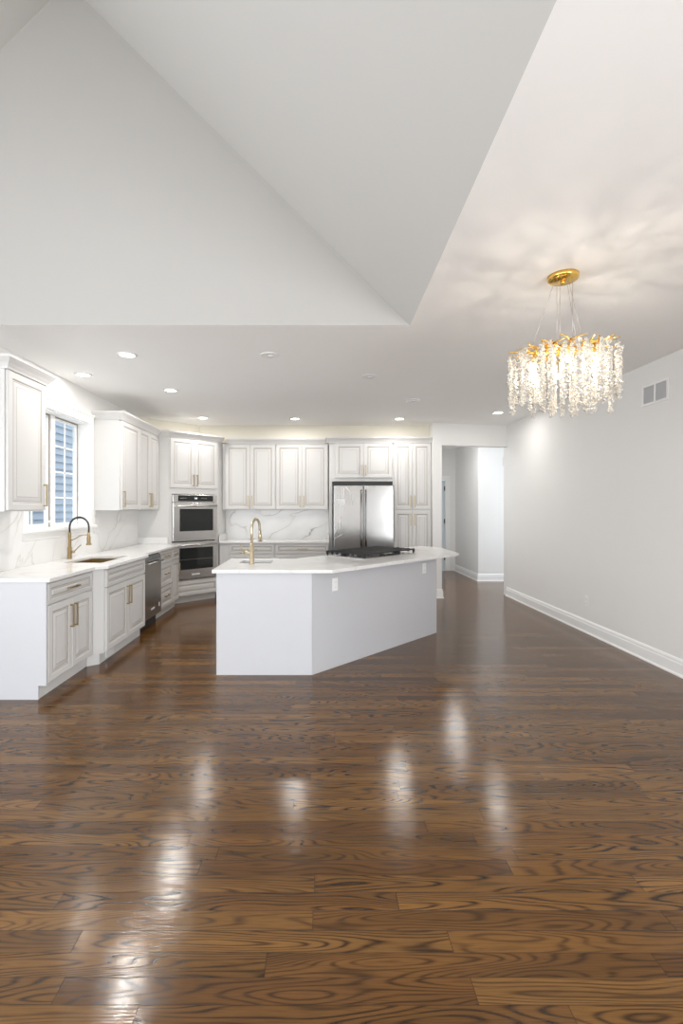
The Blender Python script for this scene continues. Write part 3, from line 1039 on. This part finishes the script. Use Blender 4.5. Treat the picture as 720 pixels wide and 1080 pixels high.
def sink(label, x0, y0, x1, y1, depth, mat, drain_mat):
    r = empty('sink', ((x0 + x1) / 2, (y0 + y1) / 2, CB - depth))
    tag(r, label, 'sink')
    hx, hy = (x1 - x0) / 2 + 0.004, (y1 - y0) / 2 + 0.004
    t = 0.006
    m = MB()
    m.box(-hx - t, -hy - t, -0.008, hx + t, hy + t, 0.0)
    m.box(-hx - t, -hy - t, 0, -hx, hy + t, depth - 0.002).box(hx, -hy - t, 0, hx + t, hy + t, depth - 0.002)
    m.box(-hx, -hy - t, 0, hx, -hy, depth - 0.002).box(-hx, hy, 0, hx, hy + t, depth - 0.002)
    m.build('basin', mat, r)
    MB().lathe([(0.0, 0.004), (0.03, 0.004), (0.045, 0.006), (0.05, 0.001), (0.05, 0.0002), (0, 0.0002)], 20).build('drain', drain_mat, r)
    return r


sink('long brass undermount sink in the window counter', -2.50, 4.70, -2.10, 5.38, 0.2, M['brassd'], M['brass'])

# island
IP = [(-0.881, 4.20), (-0.049, 4.20), (1.384, 5.633), (1.384, 6.67), (-0.24, 5.08), (-0.881, 5.08)]
ir = empty('kitchen_island', (0.25, 5.2, 0))
tag(ir, 'white angled kitchen island with plain panels and a marble top', 'island')
cx, cy = 0.25, 5.2


def inset(poly, t):
    n = len(poly)
    out = []
    for i in range(n):
        a, b, c_ = Vector(poly[i - 1]), Vector(poly[i]), Vector(poly[(i + 1) % n])
        t1, t2 = (b - a).normalized(), (c_ - b).normalized()
        n1, n2 = Vector((-t1.y, t1.x)), Vector((-t2.y, t2.x))
        out.append(tuple(b + (n1 + n2) / (1 + n1.dot(n2)) * t))
    return out


IQ = inset(IP, 0.022)
loc_ = lambda p: (p[0] - cx, p[1] - cy)
for i, nm in enumerate(('front_panel', 'angled_panel', 'end_panel', 'back_panel', 'back_panel', 'end_panel')):
    j = (i + 1) % 6
    a, b = Vector(IP[i]), Vector(IP[j])
    tt = (b - a).normalized() * 0.0012
    MB().prism([loc_(a + tt), loc_(b - tt), loc_(Vector(IQ[j]) - tt), loc_(Vector(IQ[i]) + tt)], 0.0 if i < 3 or i == 5 else 0.1, CB - 0.001).build(nm, M['isl'], ir, bevel=0.0015)
IT = [(-0.911, 4.155), (0.125, 4.155), (1.615, 5.645), (1.66, 5.70), (1.66, 6.50), (1.62, 6.58), (1.53, 6.70), (1.42, 6.77), (-0.24, 5.11), (-0.911, 5.11)]
psink = [(-0.76, 4.68), (-0.45, 4.68), (-0.45, 4.95), (-0.76, 4.95)]
it = MB().prism(IT, CB, CT, [psink]).build('countertop', M['marble'], bevel=0.003)
tag(it, 'large angled white marble top of the island', 'countertop')
sink('small steel prep sink in the island top', -0.76, 4.68, -0.45, 4.95, 0.17, M['steel'], M['steel'])


def arc(c, r, a0, a1, n, ax=(1, 0)):
    out = []
    for i in range(n + 1):
        a = R(a0 + (a1 - a0) * i / n)
        out.append((c[0] + ax[0] * r * math.cos(a), c[1] + ax[1] * r * math.cos(a), c[2] + r * math.sin(a)))
    return out


# spring faucet at the window sink
f1 = empty('kitchen_faucet', (-2.595, 5.06, CT + 0.0005))
tag(f1, 'brass spring-neck faucet in front of the window', 'faucet')
MB().lathe([(0.0, 0), (0.026, 0), (0.026, 0.006), (0.022, 0.01), (0.022, 0.12), (0.017, 0.126), (0.0165, 0.27), (0.014, 0.275), (0, 0.275)], 20).build('body', M['brassd'], f1)
neck = [(0, 0, 0.27), (0, 0, 0.33)] + arc((0.10, 0, 0.335), 0.10, 180, 0, 18) + [(0.2, 0, 0.30), (0.2, 0, 0.27)]
sp = MB().tube(neck, 0.008, 10)
# coil round the hose
cl_pts = []
import itertools
tot = 0
dens = []
for a, b in zip(neck[:-1], neck[1:]):
    va, vb = Vector(a), Vector(b)
    n_ = max(2, int((vb - va).length / 0.0016))
    for k in range(n_):
        dens.append(va.lerp(vb, k / n_))
for i, p in enumerate(dens):
    t = (dens[min(i + 1, len(dens) - 1)] - dens[max(i - 1, 0)]).normalized()
    n1 = Vector((0, 1, 0))
    n2 = t.cross(n1).normalized()
    a = i * 0.9
    cl_pts.append(p + (n1 * math.cos(a) + n2 * math.sin(a)) * 0.0105)
sp.tube(cl_pts, 0.0022, 5)
so = sp.build('spring_neck', M['spring'], f1)
so['label'] = 'dark coiled spring neck'
MB().lathe([(0, 0.145), (0.028, 0.145), (0.028, 0.155), (0.019, 0.165), (0.019, 0.225), (0.014, 0.24), (0.013, 0.275), (0, 0.275)], 18, (0.2, 0, 0)).build('spray_head', M['brassd'], f1)
MB().tube([(0.012, 0, 0.195), (0.05, 0, 0.205), (0.10, 0, 0.235), (0.14, 0, 0.25), (0.184, 0, 0.25)], 0.0055, 8).build('docking_arm', M['brassd'], f1)
MB().tube([(0.018, 0, 0.075), (0.05, 0, 0.075)], 0.014, 12).tube([(0.047, 0, 0.075), (0.075, 0.01, 0.11), (0.11, 0.02, 0.145)], 0.0055, 8).build('lever', M['brassd'], f1)

# gooseneck faucet on the island
f2 = empty('kitchen_faucet', (-0.628, 4.60, CT + 0.0005), R(72))
tag(f2, 'brass gooseneck faucet on the island beside the prep sink', 'faucet')
MB().lathe([(0.0, 0), (0.027, 0), (0.027, 0.006), (0.0235, 0.012), (0.0235, 0.16), (0.017, 0.17), (0.0145, 0.2), (0, 0.2)], 20).build('body', M['champ'], f2)
gn = [(0, 0, 0.195), (0, 0, 0.30)] + arc((0.09, 0, 0.335), 0.09, 180, 0, 18) + [(0.184, 0, 0.30)]
MB().tube(gn, 0.0125, 12).build('spout', M['champ'], f2)
MB().tube([(0.184, 0, 0.302), (0.187, 0, 0.26), (0.19, 0, 0.2)], 0.015, 14, radii=[0.0135, 0.018, 0.021]).build('spray_head', M['champ'], f2)
MB().tube([(0, 0.015, 0.105), (0.0, 0.08, 0.105)], 0.0175, 14).tube([(0.0, 0.072, 0.105), (-0.02, 0.095, 0.15), (-0.03, 0.105, 0.185)], 0.006, 8).tube([(0, 0.08, 0.105), (0, 0.115, 0.1)], 0.01, 10).build('lever', M['champ'], f2)

# gas cooktop
ck = empty('gas_cooktop', (0.613, 5.515, CT + 0.0005), R(45))
tag(ck, 'black gas cooktop with cast-iron grates on the island', 'cooktop')
CW, CD = 0.95, 0.56
MB().box(-CW / 2, -CD / 2, 0, CW / 2, CD / 2, 0.009).build('tray', M['steelh'], ck, bevel=0.003)
bur = [(-0.31, -0.12), (-0.31, 0.13), (0.0, 0.02), (0.31, -0.12), (0.31, 0.13)]
for x, y in bur:
    MB().lathe([(0, 0.0092), (0.05, 0.0092), (0.05, 0.018), (0.042, 0.02), (0.042, 0.026), (0.036, 0.029), (0, 0.029)], 20, (x, y, 0)).build('burner', M['black'], ck)
for k in range(3):
    gx0 = -CW / 2 + 0.012 + k * (CW - 0.024) / 3 + 0.002
    gx1 = gx0 + (CW - 0.024) / 3 - 0.004
    g = MB()
    y0, y1 = -CD / 2 + 0.02, CD / 2 - 0.02
    nb = 8
    for i in range(nb):
        y = y0 + (y1 - y0) * i / (nb - 1)
        g.box(gx0, y - 0.009, 0.043, gx1, y + 0.009, 0.060)
        if k == 0: g.box(gx0 - 0.006, y - 0.010, 0.022, gx0 + 0.014, y + 0.010, 0.060)
        if k == 2: g.box(gx1 - 0.014, y - 0.010, 0.022, gx1 + 0.006, y + 0.010, 0.060)
    for x in (gx0, (gx0 + gx1) / 2 - 0.006, gx1 - 0.012):
        g.box(x, y0, 0.040, x + 0.012, y1, 0.056)
    for x in (gx0 + 0.002, gx1 - 0.016):
        for y in (y0 - 0.006, y1 - 0.008):
            g.box(x, y, 0.0092, x + 0.014, y + 0.014, 0.044)
    g.build('grate', M['black'], ck)
for k in range(5):
    MB().lathe([(0, 0.0092), (0.017, 0.0092), (0.017, 0.024), (0.014, 0.028), (0, 0.028)], 14, (-0.10 + k * 0.05, -CD / 2 + 0.012 + 0.01, 0)).build('knob', M['black'], ck)


def outlet(label, loc, rot, z):
    r = empty('power_outlet', (loc[0], loc[1], z), rot)
    tag(r, label, 'outlet')
    MB().box(-0.036, -0.006, -0.058, 0.036, -0.0005, 0.058).build('cover_plate', M['plastic'], r, bevel=0.002)
    for s in (-1, 1):
        m = MB().box(-0.017, -0.0085, s * 0.024 - 0.016, 0.017, -0.0062, s * 0.024 + 0.016)
        m.box(-0.008, -0.0092, s * 0.024 - 0.005, -0.006, -0.0086, s * 0.024 + 0.005, 1).box(0.006, -0.0092, s * 0.024 - 0.005, 0.008, -0.0086, s * 0.024 + 0.005, 1)
        m.build('receptacle', [M['plastic'], M['ink']], r)


def on_slant(px):
    """Point of the island's angled face seen at a pixel column."""
    k = (px - 335) / F
    y = (4.249) / (1 - k)
    return (y - 4.249, y)


outlet('white outlet on the island angled panel near its front corner', on_slant(353), R(45), 0.755)
outlet('white outlet on the island angled panel near its far end', on_slant(447), R(45), 0.775)
outlet('white outlet low on the long right wall', (XR, 3.13 * F / (619 - 335)), R(-90), 0.37)

# ------------------------------------------------------------------ vents on walls
vr = empty('air_vent', (XR, 4.485, 2.522), R(-90))
tag(vr, 'white return-air vent with two slatted panels high on the right wall', 'vent')
vf = MB()
a, b = 0.175, 0.10
vf.box(-a, -0.012, -b, a, -0.0005, -b + 0.02).box(-a, -0.012, b - 0.02, a, -0.0005, b)
vf.box(-a, -0.012, -b + 0.02, -a + 0.022, -0.0005, b - 0.02).box(a - 0.022, -0.012, -b + 0.02, a, -0.0005, b - 0.02).box(-0.009, -0.012, -b + 0.02, 0.009, -0.0005, b - 0.02)
vf.build('frame', M['trim'], vr, bevel=0.003)
for x0, x1 in ((-a + 0.022, -0.009), (0.009, a - 0.022)):
    m = MB().box(x0, -0.002, -b + 0.02, x1, -0.0005, b - 0.02, 1)
    for i in range(14):
        z = -b + 0.024 + i * 0.011
        m.add([(x0, -0.0095, z), (x1, -0.0095, z), (x1, -0.002, z + 0.009), (x0, -0.002, z + 0.009),
               (x0, -0.0095, z + 0.0015), (x1, -0.0095, z + 0.0015), (x1, -0.002, z + 0.0105), (x0, -0.002, z + 0.0105)],
              [(0, 1, 2, 3), (7, 6, 5, 4), (0, 4, 5, 1), (2, 6, 7, 3), (0, 3, 7, 4), (1, 5, 6, 2)])
    m.build('slat_panel', [M['grey'], M['grey']], vr)
hv = empty('air_vent', (3.76, 9.6, 2.38), 0)
tag(hv, 'small grey vent on the hallway wall beside the opening edge', 'vent')
MB().box(-0.09, -0.012, -0.09, 0.2, -0.0005, 0.09).build('frame', M['grey'], hv, bevel=0.003)
m = MB()
for i in range(9):
    m.box(-0.075, -0.016, -0.075 + i * 0.0175, 0.185, -0.0122, -0.066 + i * 0.0175)
m.build('slat_panel', M['ink'], hv)


# ------------------------------------------------------------------ ceiling lights
def ceil_pt(px, py):
    s = (536 - py) / (H - EYE)
    return ((px - 335) / s, F / s)


def recessed(label, x, y, power, cut=1.0):
    r = empty('recessed_light', (x, y, H - 0.0005))
    tag(r, label, 'light', None)
    MB().lathe([(0.058, -0.003), (0.062, -0.008), (0.078, -0.006), (0.088, -0.0), (0.058, 0.0)], 28).build('trim_ring', M['plastic'], r)
    MB().lathe([(0.0, -0.0045), (0.0575, -0.0045), (0.0575, -0.0), (0.0, -0.0)], 28, smooth=False).build('lens', M['lens'], r)
    l = bpy.data.lights.new('lamp', 'AREA')
    l.shape = 'DISK'
    l.size = 0.11
    l.energy = power
    l.color = (1.0, 0.97, 0.93)
    o = bpy.data.objects.new('lamp', l)
    COL.objects.link(o)
    o.parent = r
    o.location = (0, 0, -0.0065)


for (px, py, pw, lb) in ((134, 374, 5.5, 'lit recessed ceiling light nearest, in front of the window'),
                         (88, 395, 1.2, 'lit recessed ceiling light close to the window wall'),
                         (180, 411.5, 5.5, 'lit recessed ceiling light over the aisle by the dishwasher'),
                         (214, 440.5, 2.4, 'lit recessed ceiling light in front of the oven cabinet'),
                         (311, 441.5, 3.5, 'lit recessed ceiling light in front of the back wall cabinets'),
                         (421, 441.5, 3.6, 'lit recessed ceiling light in front of the pantry cabinet'),
                         (525, 435, 2.2, 'lit recessed ceiling light in front of the hallway opening')):
    x, y = ceil_pt(px, py)
    recessed(lb, x, y, pw)
recessed('lit recessed ceiling light inside the hallway, hidden by the header', 2.62, 9.15, 4.0)

for (px, py, lb) in ((284, 374.5, 'white blank ceiling cover nearest the vault'), (389, 397, 'white blank ceiling cover above the cooktop'),
                     (435, 422, 'white blank ceiling cover farthest from the vault')):
    x, y = ceil_pt(px, py)
    r = empty('ceiling_cover', (x, y, H - 0.0005))
    tag(r, lb, 'ceiling cover')
    MB().lathe([(0.0, -0.004), (0.06, -0.004), (0.072, -0.007), (0.082, -0.005), (0.088, 0.0), (0, 0.0)], 28).build('plate', M['plastic'], r)
    MB().lathe([(0.0, -0.018), (0.018, -0.018), (0.026, -0.012), (0.028, -0.0045), (0, -0.0045)], 20, (0.012, 0, 0)).build('center_cap', M['grey'], r)

# ------------------------------------------------------------------ chandelier
cxp, cyp = 1.445, 2.85
ch = empty('chandelier', (cxp, cyp, H - 0.0005))
tag(ch, 'gold branch chandelier with hanging crystal strands', 'chandelier')
MB().lathe([(0, -0.032), (0.07, -0.03), (0.084, -0.022), (0.085, 0.0), (0, 0.0)], 32).lathe([(0, -0.05), (0.012, -0.05), (0.014, -0.03), (0, -0.03)], 14).build('canopy', M['gold'], ch)
ZB = -0.44                      # branch level under the ceiling
for k in range(6):
    a = k * math.pi / 3 + 0.4
    rr = 0.19 if k % 2 == 0 else 0.05
    MB().tube([(0.05 * math.cos(a), 0.05 * math.sin(a), -0.03), (rr * math.cos(a), rr * math.sin(a), ZB)], 0.0012, 5).build('suspension_wire', M['wire'], ch)
MB().lathe([(0, ZB - 0.03), (0.03, ZB - 0.03), (0.05, ZB - 0.01), (0.05, ZB + 0.008), (0.015, ZB + 0.018), (0, ZB + 0.018)], 20).build('hub', M['gold'], ch)
rnd = random.Random(5)
NB = 15
for k in range(NB):
    a = 2 * math.pi * k / NB + rnd.uniform(-0.08, 0.08)
    m = MB()
    pts, rad = [], []
    bend = rnd.uniform(-0.35, 0.35)
    rmax = rnd.uniform(0.27, 0.33)
    for i in range(7):
        t = i / 6
        rr = 0.03 + (rmax - 0.03) * t
        aa = a + bend * t * t
        pts.append((rr * math.cos(aa), rr * math.sin(aa), ZB - 0.004 + 0.007 * math.sin(t * 2.6 + k) * t + rnd.uniform(-0.003, 0.003)))
        rad.append(0.0085 * (1 - 0.62 * t))
    m.tube(pts, 0.006, 7, radii=rad)
    for j in (2, 3, 4):
        p = Vector(pts[j])
        da = a + rnd.choice((-1, 1)) * rnd.uniform(0.5, 0.9)
        ln = rnd.uniform(0.06, 0.12)
        q = p + Vector((math.cos(da) * ln, math.sin(da) * ln, rnd.uniform(-0.008, 0.012)))
        m.tube([p, (p + q) / 2 + Vector((0, 0, 0.002)), q], 0.004, 6, radii=[0.0055, 0.0042, 0.002])
        if j != 3:
            q2 = p + Vector((rnd.uniform(-0.015, 0.015), rnd.uniform(-0.015, 0.015), -rnd.uniform(0.04, 0.08)))
            m.tube([p, q2], 0.004, 6, radii=[0.0052, 0.003])
    m.build('branch', M['gold'], ch)

# crystal strands: shared meshes of faceted chips, each strand its own part
phi = (1 + 5 ** 0.5) / 2
OCT_V = [(1, 0, 0), (-1, 0, 0), (0, 1, 0), (0, -1, 0), (0, 0, 1), (0, 0, -1)]
OCT_F = [(0, 2, 4), (2, 1, 4), (1, 3, 4), (3, 0, 4), (2, 0, 5), (1, 2, 5), (3, 1, 5), (0, 3, 5)]


def strand_mesh(seed, length):
    rg = random.Random(seed)
    m = MB()
    m.tube([(0, 0, 0.0), (0, 0, -length)], 0.0008, 4)
    z = -0.012
    while z > -length:
        for q in range(4):
            a = rg.uniform(0, 6.283)
            rr = rg.uniform(0.003, 0.0125)
            s = rg.uniform(0.0048, 0.0085)
            c = Vector((rr * math.cos(a), rr * math.sin(a), z + rg.uniform(-0.006, 0.006)))
            rot = Matrix.Rotation(rg.uniform(0, 6.28), 3, Vector((rg.uniform(-1, 1), rg.uniform(-1, 1), rg.uniform(-1, 1))).normalized())
            m.add([c + rot @ (Vector(v) * s * (1.35 if i > 3 else 1.0)) for i, v in enumerate(OCT_V)], OCT_F)
        z -= 0.0115
    o = m.build('crystal_strand', M['crystal'], recalc=False)
    return o


protos = []
for i in range(9):
    protos.append(strand_mesh(100 + i, 0.21 + 0.018 * i))
used = set()
spots = []
for (rad_, n, j) in ((0.285, 28, 0.01), (0.225, 17, 0.02), (0.15, 9, 0.02), (0.08, 4, 0.015)):
    for k in range(n):
        a = 2 * math.pi * (k + rnd.uniform(-0.25, 0.25)) / n
        rr = rad_ + rnd.uniform(-j, j)
        spots.append((rr * math.cos(a), rr * math.sin(a), ZB - 0.012 - rnd.uniform(0, 0.02), rad_))
for (x, y, z, rad_) in spots:
    i = rnd.randrange(2, 8) if rad_ > 0.2 else rnd.randrange(4, 9)
    p = protos[i]
    if i not in used:
        o = p
        used.add(i)
    else:
        o = p.copy()
        COL.objects.link(o)
    o.parent = ch
    o.location = (x, y, z)
    o.rotation_euler = (0, 0, rnd.uniform(0, 6.28))
for i, p in enumerate(protos):
    if i not in used:
        bpy.data.objects.remove(p)
for k in range(6):
    a = k * math.pi / 3 + 0.15
    x, y = 0.19 * math.cos(a), 0.19 * math.sin(a)
    zb = ZB - 0.10
    MB().lathe([(0, -0.022), (0.009, -0.019), (0.0125, -0.008), (0.011, 0.006), (0.006, 0.016), (0, 0.017)], 12, (x, y, zb)).build('bulb', M['bulb'], ch)
    MB().tube([(x, y, zb + 0.016), (x, y, zb + 0.05), (x * 0.9, y * 0.9, ZB)], 0.0065, 8).build('bulb_socket', M['gold'], ch)
    l = bpy.data.lights.new('bulb_glow', 'POINT')
    l.energy = 0.66
    l.color = (1.0, 0.89, 0.74)
    l.shadow_soft_size = 0.006
    o = bpy.data.objects.new('bulb_glow', l)
    COL.objects.link(o)
    o.parent = ch
    o.location = (x, y, zb - 0.04)
